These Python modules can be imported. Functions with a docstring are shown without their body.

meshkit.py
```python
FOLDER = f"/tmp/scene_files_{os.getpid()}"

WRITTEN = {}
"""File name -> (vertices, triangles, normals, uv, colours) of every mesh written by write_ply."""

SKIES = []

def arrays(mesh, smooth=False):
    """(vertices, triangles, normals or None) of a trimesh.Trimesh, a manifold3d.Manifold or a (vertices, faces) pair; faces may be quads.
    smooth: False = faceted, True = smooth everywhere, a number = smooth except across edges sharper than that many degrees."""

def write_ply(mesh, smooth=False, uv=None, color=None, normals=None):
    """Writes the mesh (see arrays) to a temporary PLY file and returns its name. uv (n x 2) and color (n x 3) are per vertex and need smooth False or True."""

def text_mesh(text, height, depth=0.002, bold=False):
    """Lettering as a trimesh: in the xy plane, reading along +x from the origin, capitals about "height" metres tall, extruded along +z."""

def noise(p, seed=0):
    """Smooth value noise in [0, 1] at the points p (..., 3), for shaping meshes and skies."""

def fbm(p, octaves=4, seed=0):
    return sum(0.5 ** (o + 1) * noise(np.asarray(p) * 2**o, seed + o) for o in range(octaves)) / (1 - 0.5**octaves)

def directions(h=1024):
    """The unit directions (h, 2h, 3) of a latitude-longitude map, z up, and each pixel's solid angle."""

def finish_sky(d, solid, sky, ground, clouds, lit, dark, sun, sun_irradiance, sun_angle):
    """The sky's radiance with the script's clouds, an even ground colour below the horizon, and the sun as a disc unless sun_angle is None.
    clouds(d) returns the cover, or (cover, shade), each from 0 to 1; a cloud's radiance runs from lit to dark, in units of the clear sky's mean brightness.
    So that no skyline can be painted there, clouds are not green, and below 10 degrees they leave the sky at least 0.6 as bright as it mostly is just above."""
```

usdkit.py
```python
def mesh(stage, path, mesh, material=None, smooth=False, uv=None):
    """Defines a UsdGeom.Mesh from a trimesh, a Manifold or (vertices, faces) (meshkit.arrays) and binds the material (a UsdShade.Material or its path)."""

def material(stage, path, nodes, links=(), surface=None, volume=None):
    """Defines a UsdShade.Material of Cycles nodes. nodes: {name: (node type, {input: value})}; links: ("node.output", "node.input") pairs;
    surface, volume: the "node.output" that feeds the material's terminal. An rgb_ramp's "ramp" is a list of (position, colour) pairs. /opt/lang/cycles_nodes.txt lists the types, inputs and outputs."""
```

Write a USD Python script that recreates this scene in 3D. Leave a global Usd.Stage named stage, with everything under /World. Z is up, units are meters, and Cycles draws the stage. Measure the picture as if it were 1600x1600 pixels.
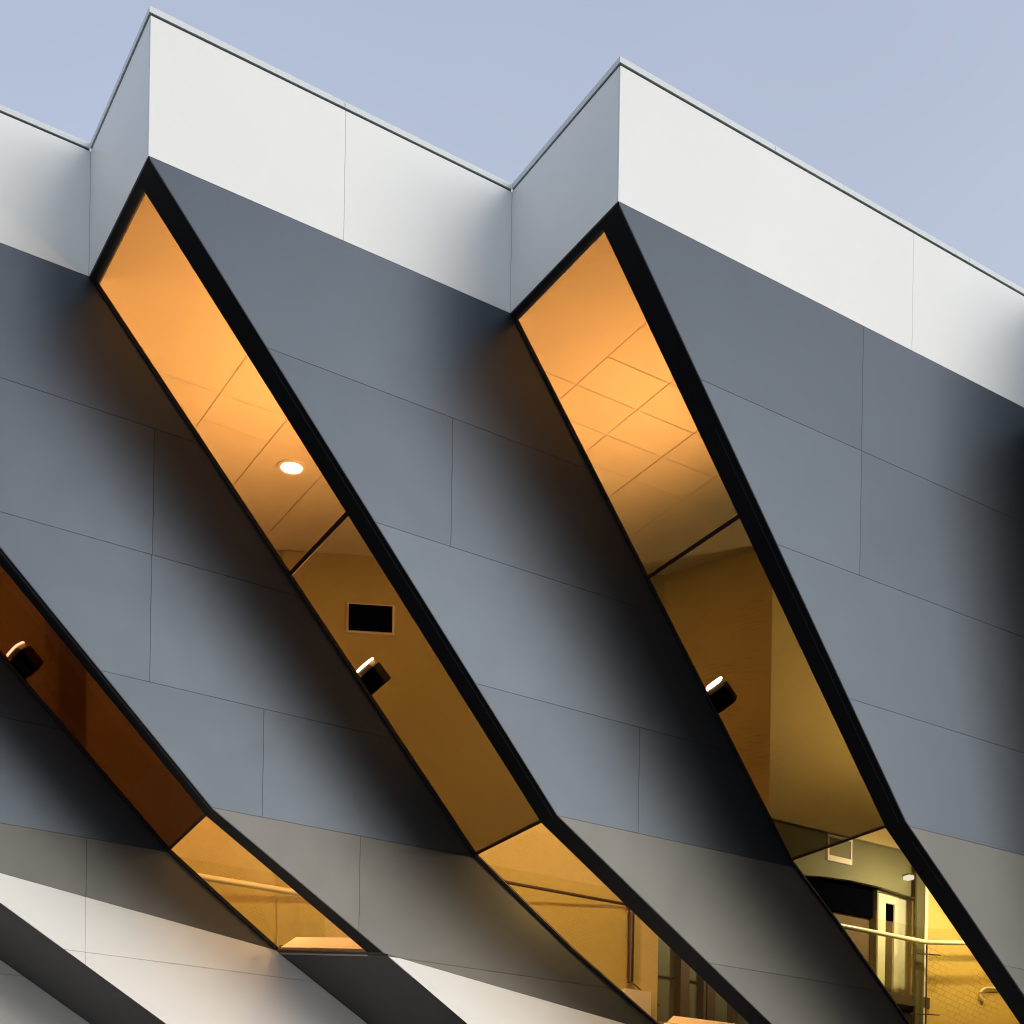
import math
import numpy as np
import trimesh
import usdkit
from pxr import Gf, Sdf, Usd, UsdGeom, UsdLux, UsdShade
from shapely import affinity
from shapely.geometry import LineString, Polygon, box as rect

stage = Usd.Stage.CreateInMemory()
UsdGeom.SetStageUpAxis(stage, "Z")
UsdGeom.SetStageMetersPerUnit(stage, 1.0)
UsdGeom.Xform.Define(stage, "/World")
UsdGeom.Scope.Define(stage, "/World/Looks")

# ------------------------------------------------------------------ camera, sky, sun
EYE = 1.6                                  # the photographer's eye above the paving
cam = UsdGeom.Camera.Define(stage, "/World/camera")
FOCAL = 2224 / 1600 * 36.0
cam.CreateFocalLengthAttr(FOCAL)
cam.CreateHorizontalApertureAttr(36.0)
cam.CreateVerticalApertureAttr(36.0)
cam.CreateHorizontalApertureOffsetAttr(19.0 / 1600 * 36.0)
cam.CreateVerticalApertureOffsetAttr(1173.8 / 1600 * 36.0)
cam.CreateFStopAttr(0.0)
cam.CreateExposureAttr(0.0)
cam.CreateClippingRangeAttr(Gf.Vec2f(0.1, 5000))
cx = UsdGeom.Xformable(cam)
cx.AddTranslateOp().Set(Gf.Vec3d(0, 0, EYE))
cx.AddRotateXYZOp().Set(Gf.Vec3f(90, 0, 0))
cx.AddRotateZOp(opSuffix="roll").Set(0.93)

AZ_WALL = 58.0                             # azimuth of the long facets
DV = np.array([math.sin(math.radians(AZ_WALL)), math.cos(math.radians(AZ_WALL))])
SV = np.array([-DV[1], DV[0]])             # into the building, along the short facets
SCALE = 1.4

SUN_EL = math.radians(15)
SUN_AZ = math.radians(180 - 32 - 28)       # behind the photographer, to the right
sun_dir = np.array([math.sin(SUN_AZ) * math.cos(SUN_EL), math.cos(SUN_AZ) * math.cos(SUN_EL), math.sin(SUN_EL)])
SKY = usdkit.material(stage, "/World/Looks/sky_look", {
    "sky": ("sky_texture", {"sky_type": "single_scattering", "sun_disc": False, "sun_elevation": SUN_EL, "sun_rotation": SUN_AZ,
                            "air_density": 1.0, "aerosol_density": 1.6, "ozone_density": 1.6}),
    "geo": ("texture_coordinate", {}),
    "n": ("noise_texture", {"scale": 1.7, "detail": 3.0, "roughness": 0.5}),
    "r": ("rgb_ramp", {"ramp": [(0.3, (0.50, 0.50, 0.50)), (0.7, (0.64, 0.64, 0.64))]}),
    "sep": ("separate_xyz", {}),
    "zr": ("rgb_ramp", {"ramp": [(0.44, (5.5, 5.75, 6.45)), (0.68, (4.45, 4.95, 6.25))]}),
    "mix": ("mix", {}),
    "bg": ("background_shader", {"strength": 0.15}),
}, [("geo.generated", "n.vector"), ("geo.generated", "sep.vector"), ("sep.z", "zr.fac"), ("zr.color", "mix.color2"), ("n.fac", "r.fac"), ("r.color", "mix.fac"), ("sky.color", "mix.color1"), ("mix.color", "bg.color")], surface="bg.background")
dome = UsdLux.DomeLight.Define(stage, "/World/sky")
UsdShade.MaterialBindingAPI.Apply(dome.GetPrim()).Bind(SKY)
sun = UsdLux.DistantLight.Define(stage, "/World/sun")
sun.CreateNormalizeAttr(True)
sun.CreateIntensityAttr(0.39)
sun.CreateAngleAttr(42.0)
sun.CreateColorAttr(Gf.Vec3f(1.0, 0.985, 0.95))
m4 = Gf.Matrix4d().SetRotate(Gf.Rotation(Gf.Vec3d(0, 0, -1), Gf.Vec3d(*(-sun_dir))))
UsdGeom.Xformable(sun).AddTransformOp().Set(m4)


# ------------------------------------------------------------------ helpers
def W(p):
    """Building coordinates (a along a long facet, b into the building, z above the eye, in units of SCALE metres) to world."""
    p = np.asarray(p, float)
    a, b, z = p[..., 0], p[..., 1], p[..., 2]
    return np.stack([SCALE * (a * DV[0] + b * SV[0]), SCALE * (a * DV[1] + b * SV[1]), EYE + SCALE * z], -1)


taken = {}


def path_for(name, parent):
    base = parent.GetPath() if parent else Sdf.Path("/World")
    key = (str(base), name)
    k = taken.get(key, 0)
    taken[key] = k + 1
    return base.AppendChild(name if k == 0 else f"{name}_{k:03d}")


def tag(prim, label=None, cat=None, group=None, kind=None, category=None):
    cat = cat or category
    for k, v in (("label", label), ("category", cat), ("group", group), ("kind", kind)):
        if v:
            prim.SetCustomDataByKey(k, v)
    return prim


def thing(name, label, cat, group=None, parent=None):
    x = UsdGeom.Xform.Define(stage, path_for(name, parent)).GetPrim()
    return tag(x, label, cat, group)


def merged(meshes):
    meshes = [trimesh.Trimesh(*m, process=False) if isinstance(m, tuple) else m for m in meshes]
    return trimesh.util.concatenate(meshes)


def obj(name, mesh, mat, parent=None, smooth=False, uv=None, world=False, **tags):
    """mesh in building coordinates unless world."""
    m = mesh.copy()
    if not world:
        m.vertices = W(m.vertices)
    if not uv is None:
        pr = usdkit.mesh(stage, str(path_for(name, parent)), m, mat, smooth=False, uv=uv)
    else:
        pr = usdkit.mesh(stage, str(path_for(name, parent)), m, mat, smooth=smooth)
    return tag(pr.GetPrim(), **tags)


def prism(poly, b0, th, plane="az"):
    """Extrudes a shapely polygon. plane az: polygon in (a, z), extruded from b0 into the building; ab: polygon in (a, b), from z = b0 up; bz: polygon in (b, z), from a = b0."""
    out = []
    for g in getattr(poly, "geoms", [poly]):
        if g.is_empty or g.area < 1e-6:
            continue
        m = trimesh.creation.extrude_polygon(g, th, engine="earcut")
        v = m.vertices
        x, y, h = v[:, 0], v[:, 1], v[:, 2]
        m.vertices = {"az": np.stack([x, b0 + h, y], 1), "ab": np.stack([x, y, b0 + h], 1), "bz": np.stack([b0 + h, x, y], 1)}[plane]
        if plane == "az":
            m.invert()
        out.append(m)
    return trimesh.util.concatenate(out) if out else None


def bx(a0, a1, b0, b1, z0, z1):
    m = trimesh.creation.box([a1 - a0, b1 - b0, z1 - z0])
    m.apply_translation([(a0 + a1) / 2, (b0 + b1) / 2, (z0 + z1) / 2])
    return m


def wallbox(p, q, th, z0, z1):
    """A vertical slab between two plan points, thickness th to the left of p->q."""
    p, q = np.array(p, float), np.array(q, float)
    e = (q - p) / np.linalg.norm(q - p)
    nn = np.array([-e[1], e[0]]) * th
    return prism(Polygon([p, q, q + nn, p + nn]), z0, z1 - z0, "ab")


def tube(pts, r, sides=14):
    """A round bar through building points."""
    pts = np.asarray(pts, float)
    n = len(pts)
    t = np.gradient(pts, axis=0)
    t /= np.linalg.norm(t, axis=1, keepdims=True)
    up = np.where(np.abs(t[:, 2:]) > 0.95, [[1.0, 0, 0]], [[0, 0, 1.0]])
    x = np.cross(t, up)
    x /= np.linalg.norm(x, axis=1, keepdims=True)
    y = np.cross(t, x)
    an = np.arange(sides) * 2 * np.pi / sides
    v = pts[:, None] + r * (np.cos(an)[None, :, None] * x[:, None] + np.sin(an)[None, :, None] * y[:, None])
    v = v.reshape(-1, 3)
    f = []
    for i in range(n - 1):
        for j in range(sides):
            k = (j + 1) % sides
            f += [[i * sides + j, (i + 1) * sides + j, (i + 1) * sides + k], [i * sides + j, (i + 1) * sides + k, i * sides + k]]
    v = np.vstack([v, pts[0], pts[-1]])
    for j in range(sides):
        k = (j + 1) % sides
        f += [[n * sides, j, k], [n * sides + 1, (n - 1) * sides + k, (n - 1) * sides + j]]
    m = trimesh.Trimesh(v, f, process=False)
    m.fix_normals()
    return m


# ------------------------------------------------------------------ materials
def paint(name, color, rough=0.5, metal=0.0, spec=0.5, var=0.06, scale=0.6, bump=0.0, bscale=2.0, coat=0.0, diff=0.0):
    c = np.array(color, float)
    nodes = {
        "g": ("geometry", {}),
        "n": ("noise_texture", {"scale": scale, "detail": 4.0, "roughness": 0.6}),
        "r": ("rgb_ramp", {"ramp": [(0.25, tuple(c * (1 - var))), (0.75, tuple(np.minimum(c * (1 + var), 1)))]}),
        "rr": ("rgb_ramp", {"ramp": [(0.3, (rough * 0.96,) * 3), (0.7, (min(rough * 1.04, 1),) * 3)]}),
        "n2": ("noise_texture", {"scale": scale * 5.0, "detail": 5.0, "roughness": 0.65}),
        "p": ("principled_bsdf", {"metallic": metal, "specular_ior_level": spec, "coat_weight": coat, "coat_roughness": 0.2, "diffuse_roughness": diff}),
    }
    links = [("g.position", "n.vector"), ("n.fac", "r.fac"), ("r.color", "p.base_color"), ("g.position", "n2.vector"), ("n2.fac", "rr.fac"), ("rr.color", "p.roughness")]
    if bump:
        nodes["n3"] = ("noise_texture", {"scale": bscale, "detail": 2.0})
        nodes["b"] = ("bump", {"strength": bump, "distance": 0.02})
        links += [("g.position", "n3.vector"), ("n3.fac", "b.height"), ("b.normal", "p.normal")]
    return usdkit.material(stage, f"/World/Looks/{name}", nodes, links, surface="p.BSDF")


def glass(name, tint, ior=1.5, rough=0.0):
    return usdkit.material(stage, f"/World/Looks/{name}", {
        "f": ("fresnel", {"IOR": ior}),
        "t": ("transparent_bsdf", {"color": tint}),
        "g": ("glossy_bsdf", {"color": (1, 1, 1), "roughness": rough}),
        "geo": ("geometry", {}),
        "inv": ("math", {"math_type": "subtract", "value1": 1.0}),
        "mul": ("math", {"math_type": "multiply"}),
        "m": ("mix_closure", {}),
    }, [("geo.backfacing", "inv.value2"), ("f.fac", "mul.value1"), ("inv.value", "mul.value2"), ("mul.value", "m.fac"), ("t.BSDF", "m.closure1"), ("g.BSDF", "m.closure2")], surface="m.closure")


def glow(name, color, strength):
    return usdkit.material(stage, f"/World/Looks/{name}", {"e": ("emission", {"color": color, "strength": strength})}, surface="e.emission")


def textured_wall(name, color, dark, sx, sz, rough=0.6, amount=0.35):
    """Painted wall lined with a perforated grid; uv in metres along the wall and up."""
    return usdkit.material(stage, f"/World/Looks/{name}", {
        "uv": ("texture_coordinate", {}),
        "g": ("geometry", {}),
        "map": ("mapping", {"scale": (1.0, 1.0, 1.0), "rotation": (0, 0, 0.42)}),
        "br": ("brick_texture", {"scale": 1.0, "brick_width": sx, "row_height": sz, "mortar_size": 0.007, "mortar_smooth": 0.6, "offset": 0.5,
                                 "color1": color, "color2": tuple(np.array(color) * 0.93), "mortar": dark}),
        "n": ("noise_texture", {"scale": 1.1, "detail": 3.0}),
        "nr": ("rgb_ramp", {"ramp": [(0.42, (0.0,) * 3), (0.62, (amount,) * 3)]}),
        "plain": ("mix", {"color1": color}),
        "n2": ("noise_texture", {"scale": 9.0, "detail": 5.0}),
        "n2r": ("rgb_ramp", {"ramp": [(0.3, (0.94,) * 3), (0.7, (1.0,) * 3)]}),
        "mul": ("mix", {"mix_type": "multiply", "fac": 1.0}),
        "b": ("bump", {"strength": 0.25, "distance": 0.01}),
        "p": ("principled_bsdf", {"roughness": rough, "specular_ior_level": 0.3}),
    }, [("uv.UV", "map.vector"), ("map.vector", "br.vector"), ("g.position", "n.vector"), ("n.fac", "nr.fac"), ("nr.color", "plain.fac"),
        ("br.color", "plain.color2"), ("g.position", "n2.vector"), ("n2.fac", "n2r.fac"), ("plain.color", "mul.color1"), ("n2r.color", "mul.color2"),
        ("mul.color", "p.base_color"), ("n2.fac", "b.height"), ("b.normal", "p.normal")], surface="p.BSDF")


M_WHITE = paint("white_panel_look", (0.815, 0.835, 0.815), rough=0.38, var=0.02, scale=0.35, bump=0.05, bscale=0.8)
M_WHITE_LOW = paint("warm_white_panel_look", (0.84, 0.85, 0.81), rough=0.42, var=0.03, scale=0.35, bump=0.05, bscale=0.8)
M_GREY = [paint(f"grey_panel_look_{k}", tuple(np.array((0.066, 0.079, 0.096)) * f), rough=0.39, metal=0.85, var=0.025, scale=0.3, bump=0.015, bscale=0.9) for k, f in enumerate((0.96, 1.0, 1.04))]
M_GREY_WARM = [paint(f"warm_grey_panel_look_{k}", tuple(np.array((0.120, 0.119, 0.112)) * f), rough=0.48, metal=0.7, var=0.03, scale=0.3, bump=0.02, bscale=0.9) for k, f in enumerate((0.97, 1.03))]
M_DARK_RETURN = paint("dark_return_look", (0.060, 0.056, 0.058), rough=0.5, var=0.1, scale=0.7)
M_BLACK = paint("black_frame_look", (0.008, 0.008, 0.010), rough=0.6, spec=0.2, var=0.2)
M_BRONZE = paint("bronze_mullion_look", (0.035, 0.014, 0.010), rough=0.4, metal=0.3, var=0.1)
M_EDGE = paint("edge_trim_look", (0.05, 0.052, 0.058), rough=0.35, metal=0.6)
M_BEAD = paint("pale_bead_look", (0.50, 0.44, 0.40), rough=0.35, metal=0.7, var=0.05)
M_MEMBRANE = paint("joint_membrane_look", (0.075, 0.08, 0.088), rough=0.8, var=0.1)
M_COPING = paint("coping_look", (0.66, 0.71, 0.73), rough=0.5, metal=0.0, var=0.04)
M_GAP = paint("coping_gap_look", (0.05, 0.06, 0.07), rough=0.6, var=0.1)
M_PLASTER = paint("plaster_look", (0.72, 0.58, 0.34), rough=0.7, var=0.03, spec=0.3)
M_TILE = [paint(f"ceiling_tile_look_{k}", tuple(np.array((0.72, 0.66, 0.55)) * f), rough=0.8, spec=0.2, var=0.02, scale=1.0) for k, f in enumerate((0.975, 1.0))]
M_TILE_GAP = paint("ceiling_gap_look", (0.10, 0.06, 0.03), rough=0.9)
M_WALL = textured_wall("lined_wall_look", (0.52, 0.44, 0.21), (0.30, 0.24, 0.10), 0.11, 0.055)
M_WALL_YELLOW = textured_wall("yellow_wall_look", (0.64, 0.53, 0.25), (0.42, 0.33, 0.13), 0.10, 0.07, amount=0.6)
M_ORANGE = textured_wall("orange_wall_look", (0.80, 0.56, 0.16), (0.42, 0.26, 0.06), 0.14, 0.10, amount=0.8)
M_SAGE = paint("sage_wall_look", (0.21, 0.20, 0.10), rough=0.7, var=0.05)
M_SAGE_DARK = paint("sage_column_look", (0.12, 0.11, 0.055), rough=0.6, var=0.05)
M_BROWN = paint("brown_wall_look", (0.16, 0.10, 0.05), rough=0.7, var=0.1)
M_VOID = paint("flat_black_look", (0.0018, 0.002, 0.0035), rough=0.95, spec=0.0)
M_DOOR = paint("pale_door_look", (0.82, 0.80, 0.58), rough=0.45, var=0.03)
M_DOOR_SLOT = paint("door_slot_look", (0.13, 0.09, 0.04), rough=0.3, var=0.1)
M_RAIL = paint("brushed_rail_look", (0.60, 0.50, 0.30), rough=0.5, metal=0.2, var=0.04)
M_RAIL_PALE = paint("pale_rail_look", (0.85, 0.78, 0.52), rough=0.35, metal=0.15, var=0.04)
M_RAIL_DARK = paint("dark_rail_look", (0.06, 0.028, 0.016), rough=0.45, metal=0.0, var=0.06)
M_PEACH = paint("ledge_look", (0.86, 0.72, 0.52), rough=0.6, var=0.02)
M_LAMP = paint("lamp_housing_look", (0.004, 0.0035, 0.0035), rough=0.7, spec=0.1, var=0.1)
M_STEEL = paint("bracket_look", (0.45, 0.44, 0.42), rough=0.35, metal=0.8)
M_TRIM = paint("pale_trim_look", (0.86, 0.78, 0.62), rough=0.5, var=0.03)
M_FLOOR = paint("floor_look", (0.10, 0.075, 0.05), rough=0.5)
M_PAVING = paint("paving_look", (0.095, 0.080, 0.063), rough=0.8, var=0.25, scale=0.9, bump=0.2, bscale=30)
M_TINT = glass("tinted_glass_look", (0.44, 0.42, 0.38), ior=1.15)
M_TINT_DARK = glass("dark_tinted_glass_look", (0.275, 0.215, 0.18), ior=1.15)
M_CLEAR = glass("clear_glass_look", (0.98, 0.97, 0.95), ior=1.09)
M_RAILGLASS = glass("balustrade_glass_look", (0.95, 0.95, 0.88), ior=1.14)
M_GLOW = glow("flood_glow_look", (1.0, 0.74, 0.62), 24.0)
M_GLOW_SOFT = glow("downlight_glow_look", (1.0, 0.90, 0.78), 16.0)

# ------------------------------------------------------------------ geometry of the saw-tooth front
GROUND_Z = -EYE / SCALE
ZT, ZF = 10.0, 8.857                       # parapet top, bottom of the white fascia
B = {-3: 17.99, -2: 16.31, -1: 14.632, 0: 12.955, 1: 11.279, 2: 9.603, 3: 7.93}      # planes of the long facets
V = {-2: -6.8, -1: -3.36, 0: 0.09, 1: 3.545, 2: 6.992, 3: 12.50, 4: 16.0}
# slanted edges of each tooth: E on its own facet, F on the facet behind; knots from the fascia down
E = {-2: [(-6.8, ZF), (-1.2, 4.28), (0.0, 3.6), (2.0, 2.45), (2.7, 2.0), (2.7, GROUND_Z)],
     -1: [(-3.36, ZF), (1.93, 4.28), (2.35, 4.027), (2.74, 3.792), (5.72, 2.0), (5.72, GROUND_Z)],
     0: [(0.09, ZF), (4.80, 4.275), (5.72, 3.715), (6.65, 3.142), (8.4, 2.05), (8.4, GROUND_Z)],
     1: [(3.545, ZF), (7.612, 4.293), (8.99, 3.446), (10.75, 2.365), (11.6, 1.80), (11.6, GROUND_Z)],
     2: [(6.992, ZF), (10.537, 4.328), (11.142, 3.829), (12.95, 2.33), (13.7, 1.80), (13.7, GROUND_Z)],
     3: [(12.50, ZF), (13.75, 4.29), (14.2, 3.5), (15.1, 2.3), (15.5, 1.8), (15.5, GROUND_Z)]}  # last tooth is out of view, sloped to shade the facet beside it
F = {-1: [(-3.36, ZF), (1.94, 4.28), (2.08, 4.20), (2.19, 4.125), (5.72, 2.0), (5.72, GROUND_Z)],
     0: [(0.09, ZF), (4.93, 4.284), (5.53, 3.852), (6.17, 3.404), (8.4, 2.05), (8.4, GROUND_Z)],
     1: [(3.545, ZF), (7.69, 4.30), (8.99, 3.444), (10.20, 2.735), (11.6, 1.80), (11.6, GROUND_Z)],
     2: [(6.992, ZF), (10.61, 4.33), (11.30, 3.775), (12.93, 2.36), (13.7, 1.80), (13.7, GROUND_Z)],
     3: [(12.50, ZF), (13.75, 4.29), (14.2, 3.5), (15.1, 2.3), (15.5, 1.8), (15.5, GROUND_Z)]}  # last tooth again: out of view, same shading slope
COURSES = [ZT - 0.012, ZF, 7.685, 6.515, 5.335, 4.285]


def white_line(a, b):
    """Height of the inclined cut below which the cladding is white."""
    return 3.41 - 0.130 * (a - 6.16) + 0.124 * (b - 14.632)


TH = 0.016
building = thing("office_building", "saw-tooth fronted building of white fascia, grey metal panels and glowing slanted windows", "building")

VJ = {0: {0: [1.9], 1: [], 2: [0.6, 4.172], 3: [0.6, 4.165], 4: [1.75, 5.298], 5: [6.354], 6: [], 7: []},
      1: {0: [5.279], 1: [], 2: [6.397], 3: [], 4: [8.582], 5: [], 6: [], 7: []},
      2: {0: [10.513], 1: [9.860], 2: [9.862], 3: [], 4: [], 5: [], 6: [], 7: []},
      -1: {0: [-1.4], 1: [-1.0], 2: [-0.6, 1.7], 3: [0.2], 4: [0.5], 5: [4.076], 6: [4.08], 7: []},
      -2: {0: [], 1: [], 2: [], 3: [], 4: [], 5: [], 6: [], 7: []},
      3: {0: [14.4], 1: [14.5], 2: [15.0], 3: [16.0], 4: [17.0], 5: [18.0]}}
gap = 0.0019
tint_pick = 0
for k in (-2, -1, 0, 1, 2, 3):
    right = [(V[k + 1], ZT)] + (F[k + 1] if k + 1 in F else [(V[4], GROUND_Z)])
    left = [(V[k], ZT)] + E[k]
    full = Polygon(left + right[::-1]).buffer(0)
    back = obj("bay_wall", prism(full.buffer(-0.004), B[k] + TH + 0.004, 0.07), M_MEMBRANE, building)
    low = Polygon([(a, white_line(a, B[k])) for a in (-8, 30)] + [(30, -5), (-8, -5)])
    # courses of panels
    tops = COURSES + [3.115, 1.95, 0.8, -0.35, GROUND_Z]
    for c in range(len(tops) - 1):
        band = full.intersection(rect(-9, tops[c + 1], 30, tops[c]))
        cuts = [-9] + VJ[k].get(c, [np.floor(full.bounds[0]) + 2.2 * q + (c % 2) for q in range(1, 8)]) + [30]
        for p in range(len(cuts) - 1):
            piece = band.intersection(rect(cuts[p], -5, cuts[p + 1], 12))
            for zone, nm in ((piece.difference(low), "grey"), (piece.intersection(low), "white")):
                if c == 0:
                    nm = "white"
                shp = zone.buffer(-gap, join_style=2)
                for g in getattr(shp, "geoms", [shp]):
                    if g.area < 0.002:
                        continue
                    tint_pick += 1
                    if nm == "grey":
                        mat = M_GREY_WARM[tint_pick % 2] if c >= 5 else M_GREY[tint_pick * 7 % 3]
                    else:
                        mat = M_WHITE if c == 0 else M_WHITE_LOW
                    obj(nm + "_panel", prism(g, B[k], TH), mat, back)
    # return wall of the parapet, facing left
    if k > -2:
        r0, r1 = B[k] + TH, B[k - 1]
        rb = obj("return_wall", bx(V[k] + TH, V[k] + TH + 0.05, r0 + 0.002, r1 + TH, ZF + 0.004, ZT), M_MEMBRANE, building)
        obj("corner_backing", bx(V[k] - 0.03, V[k] + TH - 0.002, r1 + TH + 0.005, r1 + 0.08, ZF + 0.004, ZT), M_MEMBRANE, rb)
        obj("white_panel", bx(V[k], V[k] + TH, r0 + 0.001, r1 - 0.001, ZF + gap, ZT - 0.012), M_WHITE, rb)
    # coping
    o = 0.012
    Cr = V[k + 1]
    plan = Polygon([(V[k] - o, B[k] - o), (Cr - o - 0.002, B[k] - o), (Cr - o - 0.002, B[k] + 0.25), (V[k] + 0.25, B[k] + 0.25), (V[k] + 0.25, B[k - 1] - o - 0.002), (V[k] - o, B[k - 1] - o - 0.002)])
    for q in (1.72, 4.3):
        plan = plan.difference(rect(V[k] + q - 0.0025, B[k] - 1, V[k] + q + 0.0025, B[k] + 0.3)) if V[k] + q < Cr - 0.3 else plan
    cp = obj("coping", prism(plan, ZT + 0.002, 0.049, "ab"), M_COPING, building)
    plan2 = Polygon([(V[k] + 0.004, B[k] + 0.004), (Cr - 0.01, B[k] + 0.004), (Cr - 0.01, B[k] + 0.2), (V[k] + 0.2, B[k] + 0.2), (V[k] + 0.2, B[k - 1] - 0.004), (V[k] + 0.004, B[k - 1] - 0.004)])
    obj("shadow_gap", prism(plan2, ZT - 0.018, 0.020, "ab"), M_GAP, cp)


# ------------------------------------------------------------------ slanted windows
class Slope:
    """The slanted face of tooth w: point(i, f, o) at knot position i, fraction f from its own facet to the facet behind, o inward."""

    def __init__(self, w):
        self.e = np.array([(a, B[w], z) for a, z in E[w]])
        self.f = np.array([(a, B[w - 1], z) for a, z in F[w]])
        seg = np.diff(self.e[:, [0, 2]], axis=0)
        nn = np.stack([-seg[:, 1], seg[:, 0]], 1)
        nn /= np.linalg.norm(nn, axis=1, keepdims=True)          # inward: towards +a and up
        kn = np.vstack([nn[:1], (nn[:-1] + nn[1:]) / 2, nn[-1:]])
        kn /= np.linalg.norm(kn, axis=1, keepdims=True)
        self.n = np.stack([kn[:, 0], np.zeros(len(kn)), kn[:, 1]], 1)

    def __call__(self, i, f, o):
        j = int(min(max(math.floor(i), 0), len(self.e) - 2))
        t = i - j
        at = lambda q: self.e[q] * (1 - f) + self.f[q] * f + self.n[q] * o
        return at(j) * (1 - t) + at(j + 1) * t

    def knot(self, z):
        zs = self.e[:, 2]
        j = int(np.argmax(zs[1:] <= z))
        return j + (zs[j] - z) / (zs[j] - zs[j + 1])

    def strip(self, i0, i1, f0, f1, o0, o1):
        stops = [i0] + [q for q in range(int(math.floor(i0)) + 1, int(math.ceil(i1)))] + [i1]
        v, f = [], []
        for i in stops:
            g = lambda s: s(i) if callable(s) else s
            v += [self(i, g(f0), o0), self(i, g(f1), o0), self(i, g(f1), o1), self(i, g(f0), o1)]
        for s in range(len(stops) - 1):
            p, q = 4 * s, 4 * s + 4
            for a, b in ((0, 1), (1, 2), (2, 3), (3, 0)):
                f += [[p + a, p + b, q + b], [p + a, q + b, q + a]]
        e = 4 * (len(stops) - 1)
        f += [[0, 2, 1], [0, 3, 2], [e, e + 1, e + 2], [e, e + 2, e + 3]]
        m = trimesh.Trimesh(v, f, process=False)
        m.fix_normals()
        return m


WINDOW_LABEL = {0: "narrow slanted window with the darkest upper panes", 1: "slanted window with round ceiling lamp", 2: "slanted window with door behind it", -1: None, 3: None}
for w, jamb, mid in ((-1, 0.20, 6.6), (0, 0.150, 6.6), (1, 0.178, 6.68), (2, 0.161, 6.815), (3, 0.17, 6.8)):
    S = Slope(w)
    step = 1.0 / 1.676
    sill = 3.0
    head = 0.011
    REC = 0.030
    fr = merged([S.strip(head, sill, 0.001, jamb, 0.001, 0.14),                     # wide black jamb beside the long facet
                 S.strip(head, sill, 0.990, 1.055, 0.001, 0.040),                    # thin jamb against the facet behind
                 S.strip(0.002, head, 0.001, 1.055, 0.001, 0.10)])
    wf = obj("window_frame", fr, M_BLACK, building, label=WINDOW_LABEL[w])
    km = S.knot(mid)
    tint = M_TINT_DARK if w < 1 else M_TINT
    d_ = 0.0032
    for i0, i1, mat in ((head, km - d_, tint), (km + d_, 1 - d_ * 0.8, tint), (1 + d_ * 2, sill - 0.012, M_CLEAR)):
        obj("glass_pane", S.strip(i0, i1, jamb + 0.001, 0.989, REC, REC + 0.008), mat, wf)
    for i in (km, 1.0):
        obj("mullion", S.strip(i - d_, i + d_ * (1 if i != 1 else 2), jamb + 0.001, 0.989, REC - 0.008, REC + 0.022), M_BRONZE, wf)
    obj("glazing_bead", S.strip(head, head + 0.004, jamb + 0.001, 0.989, REC - 0.006, REC - 0.001), M_BEAD, wf)
    if w > 0:
        obj("glazing_bead", S.strip(1.02, sill - 0.02, 0.986, 0.989, REC - 0.006, REC - 0.001), M_BEAD, wf)
    obj("edge_trim", S.strip(0.004, sill, 0.0012, 0.011, -0.004, 0.0008), M_EDGE, wf)
    obj("sill", merged([S.strip(sill - 0.012, sill + 0.010, 0.01, 0.99, -0.003, 0.016)]), M_BRONZE, wf)
    obj("sill_edge", S.strip(sill + 0.010, sill + 0.020, 0.16, 0.992, -0.012, 0.10), M_BEAD, wf)
    # opaque dark face below the sill
    obj("dark_return", S.strip(sill + 0.020, 4.9999, 0.002, 1.055, 0.002, 0.12), M_DARK_RETURN, building)

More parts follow.
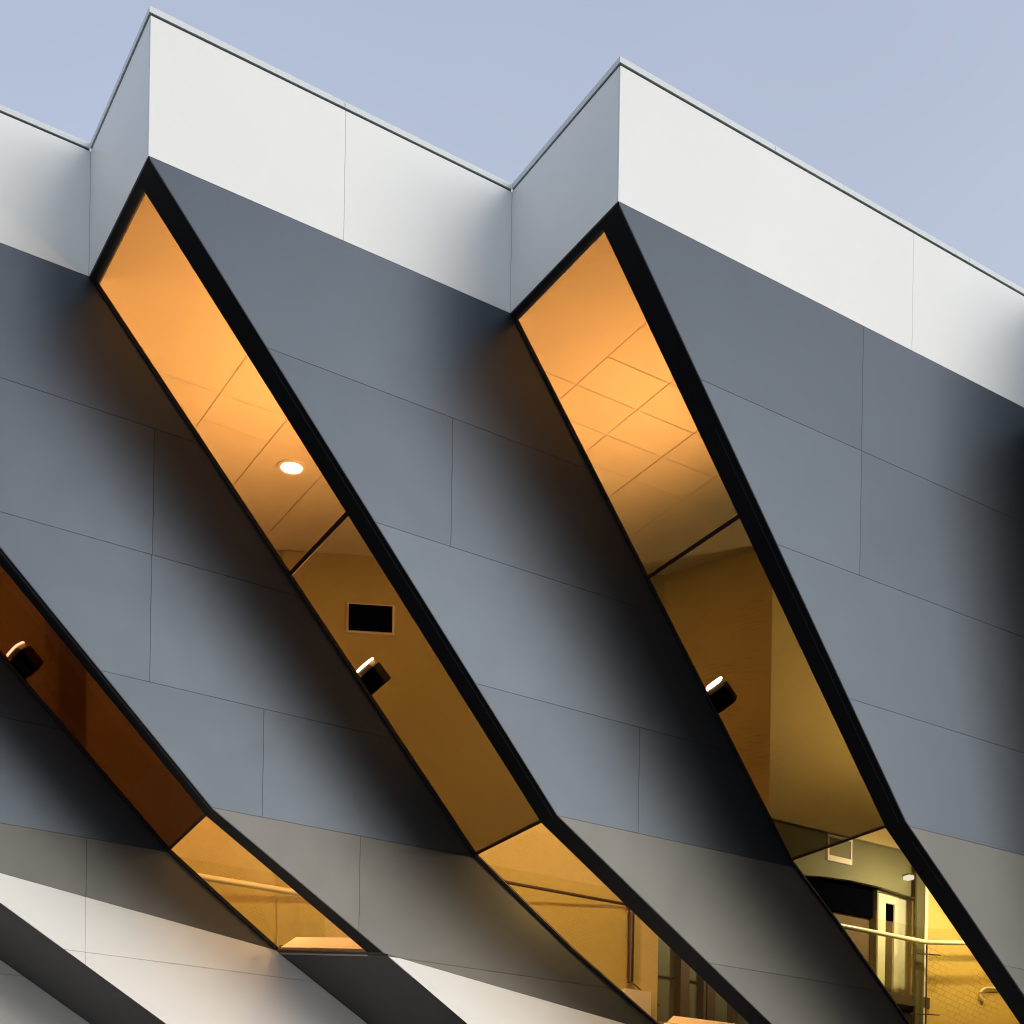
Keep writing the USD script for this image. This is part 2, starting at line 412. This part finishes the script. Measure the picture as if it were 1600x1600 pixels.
# unseen roof behind the parapet and closed back, keeping outside light out
roof = Polygon([(V[-1] + 0.1, B[-1] + 0.1)] + sum([[(V[k + 1] + 0.08, B[k] + 0.1), (V[k + 1] + 0.08, B[k + 1] + 0.1)] for k in (-1, 0, 1, 2)], []) + [(16.0, B[3] + 0.1), (22, B[3] + 0.1), (22, 21), (-3.2, 21)])
obj("roof", prism(roof, 9.4, 0.2, "ab"), M_MEMBRANE, building)
obj("back_wall", wallbox((-3.3, 21.1), (22, 21.1), 0.2, GROUND_Z, 9.6), M_MEMBRANE, building)
obj("end_wall", merged([bx(-3.55, -3.4, 14.9, 21.0, GROUND_Z, 9.6)]), M_MEMBRANE, building)
obj("end_wall", merged([bx(22.0, 22.2, 7.9, 21.0, GROUND_Z, 9.6), bx(16.0, 22.0, 7.93, 8.05, GROUND_Z, 9.6)]), M_MEMBRANE, building)

# ------------------------------------------------------------------ interior: ceiling, walls, floors
CEIL = 8.9
ceil = obj("ceiling", prism(roof.buffer(-0.02), CEIL + 0.035, 0.1, "ab"), M_TILE_GAP, kind="structure", label="cream interior ceiling of square tiles behind the slanted windows")
AL = [-3.4, 0.9, 2.2, 3.5, 5.195, 5.955, 6.72, 8.165, 8.935, 9.695, 10.44, 11.19, 11.95, 13.2, 15.5, 22]
BLN = [8.0, 9.2, 10.28] + [10.81 + 0.535 * q for q in range(15)] + [21]
n = 0
for i in range(len(AL) - 1):
    bl = [q for q in BLN if q == BLN[0] or not ((AL[i] == 3.5 and q < 14.0) or (AL[i] == 6.72 and q < 11.8))]
    for j in range(len(bl) - 1):
        t = roof.buffer(-0.03).intersection(rect(AL[i], bl[j], AL[i + 1], bl[j + 1]).buffer(-0.0045, join_style=2))
        for g in getattr(t, "geoms", [t]):
            if g.area > 0.003:
                n += 1
                obj("ceiling_tile", prism(g, CEIL, 0.03, "ab"), M_TILE[(i * 5 + j * 3) % 2], ceil)


def uvwall(name, p, q, th, z0, z1, mat, **tags):
    m = wallbox(p, q, th, z0, z1)
    m = trimesh.Trimesh(m.vertices[m.faces].reshape(-1, 3), np.arange(len(m.faces) * 3).reshape(-1, 3), process=False)
    p, q = np.array(p), np.array(q)
    e = (q - p) / np.linalg.norm(q - p)
    uv = np.stack([(m.vertices[:, :2] - p) @ e * SCALE, m.vertices[:, 2] * SCALE], 1)
    return obj(name, m, mat, uv=uv, **tags)


L1e = np.array([11.39, 14.505])
L1d = np.array([7.38 - 11.3, 16.49 - 14.55])
L1d /= np.linalg.norm(L1d)
L1 = lambda a: L1e + L1d * ((a - L1e[0]) / L1d[0])
uvwall("inner_wall", L1(4.64), L1e, 0.15, 2.0, CEIL - 0.003, M_WALL, kind="structure", label="long golden inner wall behind the left and middle windows")
uvwall("inner_wall", L1(0.0) + [0.06, 0.12], L1(4.66) + [0.06, 0.12], 0.15, 2.0, CEIL - 0.003, M_WALL, kind="structure", label="set-back end of the golden inner wall behind the left window")
# boxed upper room behind the right-hand window
vol = Polygon([(11.40, 14.70), (11.40, 14.51), (11.97, 13.10), (17.5, 13.10), (17.5, 16.5), (11.40, 16.5)])
vm = prism(vol, 5.52, CEIL - 0.003 - 5.52, "ab")
vm = trimesh.Trimesh(vm.vertices[vm.faces].reshape(-1, 3), np.arange(len(vm.faces) * 3).reshape(-1, 3), process=False)
obj("boxed_room", vm, M_WALL_YELLOW, uv=np.stack([vm.vertices[:, 0] * SCALE + vm.vertices[:, 1] * 0.7, vm.vertices[:, 2] * SCALE], 1), kind="structure", label="yellow overhanging boxed room behind the right window")
arch = Polygon([(11.6, 4.83), (12.2, 4.885), (12.54, 4.914), (12.95, 4.96), (13.43, 4.985), (13.98, 4.98), (14.68, 4.93), (16.4, 4.84), (16.4, 5.515), (11.6, 5.515)])
obj("bulkhead", prism(arch, 13.14, 0.06), M_SAGE, kind="structure", label="sage green bulkhead under the boxed room")
obj("dark_opening_panel", bx(11.6, 16.4, 13.32, 13.36, 4.62, 5.5), M_VOID, kind="structure", label="black panel painted as the dark opening above the pale door")  # flat black panel, darkness of the opening put into its colour
obj("lobby_wall", merged([bx(12.05, 14.06, 13.38, 13.44, 2.0, 4.66)]), M_BROWN, kind="structure", label="brown lobby wall left of the pale door")
obj("lobby_wall", merged([bx(14.88, 16.4, 13.38, 13.44, 2.0, 4.66)]), M_SAGE, kind="structure", label="sage lobby wall right of the pale door")
uvwall("orange_wall", (14.72, 13.06), (18.2, 10.88), 0.12, 2.0, CEIL - 0.003, M_ORANGE, kind="structure", label="bright orange wall at the right of the right window")
obj("landing_floor", bx(12.05, 14.75, 12.98, 13.37, 3.46, 3.60), M_FLOOR, kind="structure", label="dark landing floor edge under the pale door")
obj("lower_wall", bx(12.05, 14.75, 13.30, 13.36, 2.0, 3.44), M_DOOR, kind="structure", label="pale lower wall under the landing")
# ground floor slab inside
obj("ground_floor", prism(roof.buffer(-0.3), 1.2, 0.1, "ab"), M_FLOOR, kind="structure", label="dark floor inside the building")

# ------------------------------------------------------------------ the things behind the glass
# column beside the door
col = thing("column", "sage square column right of the pale door in the right window", "column")
obj("shaft", bx(14.47, 14.625, 12.975, 13.005, 2.0, 5.50), M_SAGE_DARK, col)
obj("edge_strip", bx(14.628, 14.70, 12.985, 13.005, 2.0, 5.50), M_TRIM, col)

door = thing("door", "pale cream door with tall dark slot in the right window", "door")
obj("door_frame", merged([bx(14.02, 14.05, 13.25, 13.37, 3.61, 4.985), bx(14.05, 14.86, 13.25, 13.37, 4.955, 4.985)]), M_SAGE, door)
obj("leaf", bx(14.05, 14.22, 13.28, 13.36, 3.61, 4.955), M_DOOR, door)
obj("leaf", bx(14.385, 14.86, 13.28, 13.36, 3.66, 4.955), M_DOOR, door)
obj("header", bx(14.22, 14.385, 13.28, 13.36, 4.84, 4.955), M_DOOR, door)
obj("slot", bx(14.22, 14.385, 13.31, 13.36, 3.61, 4.62), M_DOOR_SLOT, door)
obj("vision_panel", bx(14.22, 14.385, 13.305, 13.355, 4.62, 4.84), M_VOID, door)
obj("kick_plate", bx(14.385, 14.86, 13.275, 13.36, 3.605, 3.655), M_SAGE_DARK, door)

vent = thing("wall_vent", "small square pale-framed vent on the sage bulkhead", "vent")
vz0, vz1 = 5.17, 5.50
va0, va1 = 12.99, 13.42
obj("vent_frame", merged([bx(va0, va1, 13.115, 13.139, vz1 - 0.03, vz1), bx(va0, va1, 13.115, 13.139, vz0, vz0 + 0.07), bx(va0, va0 + 0.025, 13.115, 13.139, vz0 + 0.07, vz1 - 0.03), bx(va1 - 0.025, va1, 13.115, 13.139, vz0 + 0.07, vz1 - 0.03)]), M_TRIM, vent)
obj("vent_grille", bx(va0 + 0.025, va1 - 0.025, 13.128, 13.139, vz0 + 0.07, vz1 - 0.03), M_SAGE, vent)

lamp = thing("wall_light", "small white box light under the bulkhead beside the column", "wall light")
obj("housing", bx(14.36, 14.475, 13.02, 13.135, 5.185, 5.20), M_BROWN, lamp)
obj("diffuser", bx(14.37, 14.468, 13.03, 13.13, 5.135, 5.183), glow("wall_light_glow_look", (1.0, 0.9, 0.68), 0.9), lamp)


def balustrade(label, rail_pts, r, rail_mat, glass_segs, posts, standoffs, zb):
    t = thing("balustrade", label, "balustrade")
    obj("handrail", tube(rail_pts, r), rail_mat, t, smooth=40)
    for (p, q, z0, z1) in glass_segs:
        obj("glass_panel", wallbox(p, q, 0.010, z0, z1), M_RAILGLASS, t)
    for (a, b, z0, z1, rr, mt) in posts:
        obj("post", tube([(a, b, z0), (a, b, z1)], rr, 10), mt, t, smooth=40)
    for (p, q) in standoffs:
        obj("standoff", tube([p, q], 0.008, 8), M_RAIL_DARK, t)
    return t


c = np.array([14.435, 12.75])
x2 = c + np.array([0.848, -0.53]) * 2.0
balustrade("glass balustrade with pale round handrail in the right window", [(12.3, 12.75, 4.248), (14.3, 12.75, 4.248), (c[0], c[1] - 0.02, 4.248), (x2[0], x2[1], 4.248)], 0.030, M_RAIL_PALE,
           [((12.3, 12.79), (14.40, 12.79), 3.0, 4.44), ((14.46, 12.77), (x2[0], x2[1] + 0.04), 3.0, 4.44)],
           [(c[0] + 0.015, c[1] + 0.03, 2.2, 4.24, 0.011, M_RAIL_DARK)],
           [((14.30, 12.80, 4.10), (14.62, 12.70, 4.10)), ((14.30, 12.80, 3.32), (14.62, 12.70, 3.32))], 3.0)
balustrade("glass balustrade with dark handrail and end post in the middle window", [(8.9, 14.57, 4.60), (10.9, 14.57, 4.60), (10.98, 14.57, 4.53)], 0.020, M_RAIL_DARK,
           [((8.4, 14.60), (11.4, 14.60), 3.1, 4.78)], [(11.0, 14.57, 3.615, 4.51, 0.042, M_RAIL_DARK)], [((11.05, 14.57, 3.605), (11.475, 14.57, 3.364))], 3.0)
balustrade("glass balustrade with thick golden handrail in the left window", [(5.3, 16.2, 4.515), (7.4, 16.2, 4.515)], 0.038, M_RAIL,
           [((5.2, 16.24), (7.5, 16.24), 3.1, 4.72)], [], [], 3.0)

obj("pedestal", merged([bx(10.82, 11.24, 14.44, 14.62, 3.0, 3.50)]), M_TRIM, label="tan block at the foot of the dark balustrade post", category="plinth")
obj("corner_shade_strip", wallbox(L1(4.62) - [0.03, 0.06], L1(4.90) - [0.03, 0.06], 0.055, 2.0, 8.88), M_BROWN, label="dark brown strip painted for the shade at the golden wall corner beside the left floodlight", category="post")  # brown strip carries the shade beside the wall corner
pil = obj("pilaster", wallbox(L1(7.02) - [0.0, 0.03], L1(7.27) - [0.0, 0.03], 0.02, 2.0, 8.88), M_WALL, label="flat olive pilaster on the golden wall in the left window", category="pilaster")
hook = thing("wall_handrail", "pale hooked handrail on the orange wall", "handrail")
hb = np.array([0.848, -0.53])
h0 = np.array([15.30, 12.60])


def onwall(s, z, out=0.06):
    p = np.array([14.72, 13.06]) + hb * s
    nrm = np.array([-0.53, -0.848])
    return (*(p + nrm * out), z)


hs, hz = 0.74, 3.74
arc = [onwall(hs + 0.10 - 0.085 * math.sin(t) - 0.02, hz - 0.085 * (1 - math.cos(t))) for t in np.linspace(0.0, 2.7, 12)]
obj("rail", tube([onwall(hs + 1.4, hz), onwall(hs + 0.5, hz)] + arc, 0.020), M_RAIL_PALE, hook, smooth=40)
obj("wall_bracket", tube([onwall(hs + 0.6, hz, 0.06), onwall(hs + 0.6, hz - 0.03, 0.0)], 0.008, 8), M_STEEL, hook)

# glazed partition beyond the end of the golden wall
gp = thing("glazed_partition", "sage glazed partition with dark posts in the middle window", "partition")
obj("backing", bx(11.45, 14.5, 15.75, 15.8, 2.0, 5.5), M_SAGE, gp)
for a0, a1 in ((11.9, 11.98), (12.66, 12.82), (13.075, 13.125), (13.15, 13.29), (13.64, 13.72)):
    obj("post", bx(a0, a1, 15.60, 15.74, 2.0, 5.5), M_BROWN, gp)
obj("rail", bx(11.45, 14.5, 15.72, 15.748, 4.05, 4.066), M_BROWN, gp)

# speaker recess on the golden wall
sp = thing("wall_speaker", "black rectangular wall speaker with thin pale border", "speaker")
e1 = -L1d
nrm1 = np.array([e1[1], -e1[0]])


def on_l1(a0, a1, z0, z1, o0, o1):
    p, q = L1(a0), L1(a1)
    return wallbox(q + nrm1 * o0, p + nrm1 * o0, 0.0001 + (o1 - o0), z0, z1)


obj("border", on_l1(7.755, 8.295, 7.915, 8.285, 0.002, 0.02), M_TRIM, sp)
obj("grille", on_l1(7.78, 8.27, 7.938, 8.262, 0.0215, 0.04), M_VOID, sp)

# ledges inside the sills
for (w, lab) in ((0, "peach sloping ledge at the foot of the left window"), (1, "peach sloping ledge at the foot of the middle window")):
    S = Slope(w)
    p0, p1 = S(2.99, 0.965, 0.042), S(2.99, 0.20, 0.042)
    d0 = np.array([0.18, 0.34, 0.20])
    q0, q1 = p0 + d0, p1 + d0
    q0, q1 = q0 + (q1 - q0) * 0.16, q1 - (q1 - q0) * 0.16
    v = np.array([p0, p1, q1, q0])
    dn = np.array([0.05, 0.02, -0.04])
    m = trimesh.Trimesh(np.vstack([v, v + dn]), [[0, 1, 2], [0, 2, 3], [4, 6, 5], [4, 7, 6], [0, 4, 5], [0, 5, 1], [1, 5, 6], [1, 6, 2], [2, 6, 7], [2, 7, 3], [3, 7, 4], [3, 4, 0]])
    m.fix_normals()
    obj("ledge", m, M_PEACH, label=lab, category="ledge")

# ------------------------------------------------------------------ lamps
ORANGE = (1.0, 0.48, 0.155)
GOLD = (1.0, 0.67, 0.27)


def disk_light(parent, pos, aim, radius, power, color, name="lamp"):
    """pos in building coordinates, aim a world direction."""
    l = UsdLux.DiskLight.Define(stage, parent.GetPath().AppendChild(name))
    l.CreateRadiusAttr(radius)
    l.CreateNormalizeAttr(True)
    l.CreateIntensityAttr(power)
    l.CreateColorAttr(Gf.Vec3f(*color))
    m = Gf.Matrix4d().SetRotate(Gf.Rotation(Gf.Vec3d(0, 0, -1), Gf.Vec3d(*map(float, aim))))
    m.SetTranslateOnly(Gf.Vec3d(*map(float, W(pos))))
    UsdGeom.Xformable(l).AddTransformOp().Set(m)


def frame_to(axis):
    axis = np.array(axis, float)
    axis /= np.linalg.norm(axis)
    x = np.cross(axis, [0, 1, 0])
    x /= np.linalg.norm(x)
    y = np.cross(axis, x)
    return axis, x, y


FLOOD_POWER = 1900.0


def flood(pos, label, anchor):
    """A square-bodied floodlight tilted up; pos = centre of its body in building coordinates."""
    t = thing("floodlight", label, "floodlight", "floodlights behind the slanted windows")
    ax, x, y = frame_to((-0.62, -0.34, 0.70))
    c0 = W(pos)

    def lathe(profile, sides=28):
        v, f = [], []
        for (h, r) in profile:
            for s in range(sides):
                q = 2 * math.pi * s / sides
                # rounded square section
                k = r * 0.94 / (abs(math.cos(q + 0.6)) ** 5 + abs(math.sin(q + 0.6)) ** 5) ** 0.2
                v.append(c0 + ax * h + (x * math.cos(q) + y * math.sin(q)) * k)
        for i in range(len(profile) - 1):
            for s in range(sides):
                u = (s + 1) % sides
                f += [[i * sides + s, i * sides + u, (i + 1) * sides + u], [i * sides + s, (i + 1) * sides + u, (i + 1) * sides + s]]
        m = trimesh.Trimesh(v, f, process=False)
        return m

    R = 0.172
    obj("housing", lathe([(-0.19, 0.001), (-0.19, R * 0.93), (-0.175, R), (0.09, R), (0.09, R * 0.84), (0.05, R * 0.82), (0.05, 0.001)]), M_LAMP, t, smooth=35, world=True)
    obj("reflector", lathe([(0.052, 0.001), (0.052, R * 0.70), (0.165, R * 0.78), (0.165, R * 0.72), (0.07, 0.001)]), M_TRIM, t, smooth=35, world=True)
    obj("lens", lathe([(0.205, 0.001), (0.203, R * 0.5), (0.196, R * 0.76), (0.185, R * 0.83), (0.166, R * 0.83)]), M_GLOW, t, smooth=35, world=True)
    a = np.array(anchor)
    p = np.array(pos)
    obj("arm", merged([tube([a, (a + p) / 2 + [0, 0, -0.02], p], 0.016, 10)]), M_STEEL, t, smooth=40)
    obj("bracket", bx(a[0] - 0.03, a[0] + 0.03, a[1] - 0.05, a[1] + 0.04, a[2] - 0.07, a[2] + 0.07), M_STEEL, t)
    p2 = (c0 + ax * 0.36)
    l = UsdLux.SphereLight.Define(stage, t.GetPath().AppendChild("beam"))
    l.CreateRadiusAttr(0.10)
    l.CreateNormalizeAttr(True)
    l.CreateIntensityAttr(FLOOD_POWER)
    l.CreateColorAttr(Gf.Vec3f(*ORANGE))
    shape = UsdLux.ShapingAPI.Apply(l.GetPrim())
    shape.CreateShapingConeAngleAttr(76.0)
    shape.CreateShapingConeSoftnessAttr(1.0)
    m = Gf.Matrix4d().SetRotate(Gf.Rotation(Gf.Vec3d(0, 0, -1), Gf.Vec3d(*map(float, ax))))
    m.SetTranslateOnly(Gf.Vec3d(*map(float, p2)))
    UsdGeom.Xformable(l).AddTransformOp().Set(m)
    return t


flood((6.60, 13.22, 6.05), "black floodlight below the wall speaker in the middle window", (6.62, 13.32, 5.98))
flood((9.77, 11.46, 5.99), "black floodlight in the right window, beside the yellow boxed room", (9.79, 11.55, 5.92))
flood((3.50, 14.94, 6.08), "black floodlight in the left window, cut by the photo's edge", (3.52, 15.05, 6.01))

dl = thing("downlight", "round glowing recessed downlight in the ceiling of the middle window", "downlight")


def ring(cx_, cy_, r0, r1, z0, z1, sides=32):
    outer = Polygon([(cx_ + r1 * math.cos(q), cy_ + r1 * math.sin(q)) for q in np.linspace(0, 2 * math.pi, sides, endpoint=False)])
    inner = Polygon([(cx_ + r0 * math.cos(q), cy_ + r0 * math.sin(q)) for q in np.linspace(0, 2 * math.pi, sides, endpoint=False)])
    return prism(outer.difference(inner), z0, z1 - z0, "ab"), prism(inner, z0 + 0.008, 0.006, "ab")


rg, dk = ring(6.36, 14.86, 0.125, 0.155, CEIL - 0.018, CEIL - 0.003)
obj("trim_ring", rg, M_TRIM, dl)
obj("lens", dk, M_GLOW_SOFT, dl)
disk_light(dl, (6.36, 14.86, CEIL - 0.03), (0, 0, -1), 0.16, 8.0, (1.0, 0.70, 0.36))
dl2 = thing("downlight", "round recessed downlight half hidden at the edge of the right window", "downlight")
rg, dk = ring(9.27, 13.28, 0.125, 0.155, CEIL - 0.018, CEIL - 0.003)
obj("trim_ring", rg, M_TRIM, dl2)
obj("lens", dk, M_TRIM, dl2)

# unseen lamps inside, out of view, placed to light the rooms and deep ceiling
def wash(label, pos, aim, power, color, size=0.10, mount=None):
    t = thing("unseen_lamp", label, "lamp")
    a, b, z = pos
    obj("housing", bx(a - size, a + size, b - size, b + size, z, z + 0.05), M_LAMP, t)
    if mount:                                                       # an arm back to the inside of the facade wall
        obj("wall_arm", tube([mount, (a, b, z + 0.03)], 0.014, 8), M_LAMP, t)
    obj("lens", bx(a - size * 0.8, a + size * 0.8, b - size * 0.8, b + size * 0.8, z - 0.012, z - 0.001), M_GLOW_SOFT, t)
    disk_light(t, (a, b, z + 0.08 if aim[2] > 0.2 else z - 0.03), aim, size * SCALE * 0.8, power, color)


loc = lambda a, b, z: (a * DV[0] + b * SV[0], a * DV[1] + b * SV[1], z)
wash("unseen lamp placed to light the golden wall beyond the middle window", (9.6, 12.2, 4.66), loc(-0.15, 1, 0.05), 45.0, GOLD, mount=(9.6, 11.39, 4.69))
wash("unseen lamp placed to light the golden wall beyond the left window", (6.8, 14.2, 4.58), loc(-0.2, 1, 0.05), 22.0, GOLD, mount=(6.8, 13.06, 4.61))
wash("unseen lamp above the landing, placed to light the pale door", (14.0, 12.0, 5.1), loc(0.0, 0.9, -0.6), 26.0, (1.0, 0.86, 0.52), mount=(13.1, 9.71, 5.13))
wash("unseen lamp placed to light the orange wall beyond the right window", (14.6, 11.2, 4.6), loc(0.75, 0.6, -0.1), 26.0, (1.0, 0.72, 0.30), mount=(13.3, 9.71, 4.63))
wash("unseen lamp high beside the boxed room, placed to light its yellow face", (13.5, 11.0, 6.6), loc(-0.5, 1, 0.45), 95.0, (1.0, 0.72, 0.32), mount=(12.75, 9.71, 6.63))
wash("unseen lamp high in the hall, placed to light the deep ceiling", (9.2, 12.4, 6.2), loc(-0.3, 0.8, 0.6), 45.0, (1.0, 0.72, 0.30), mount=(8.75, 11.39, 6.23))
wash("unseen lamp under the boxed room, placed to light the glazed partition", (13.2, 14.6, 5.45), loc(-0.3, 0.7, -0.5), 14.0, (1.0, 0.86, 0.52))

# ------------------------------------------------------------------ ground
g = trimesh.Trimesh([(-600, -600, 0), (600, -600, 0), (600, 600, 0), (-600, 600, 0)], [[0, 1, 2], [0, 2, 3]])
obj("ground", g, M_PAVING, world=True, kind="structure", label="paving around the building")
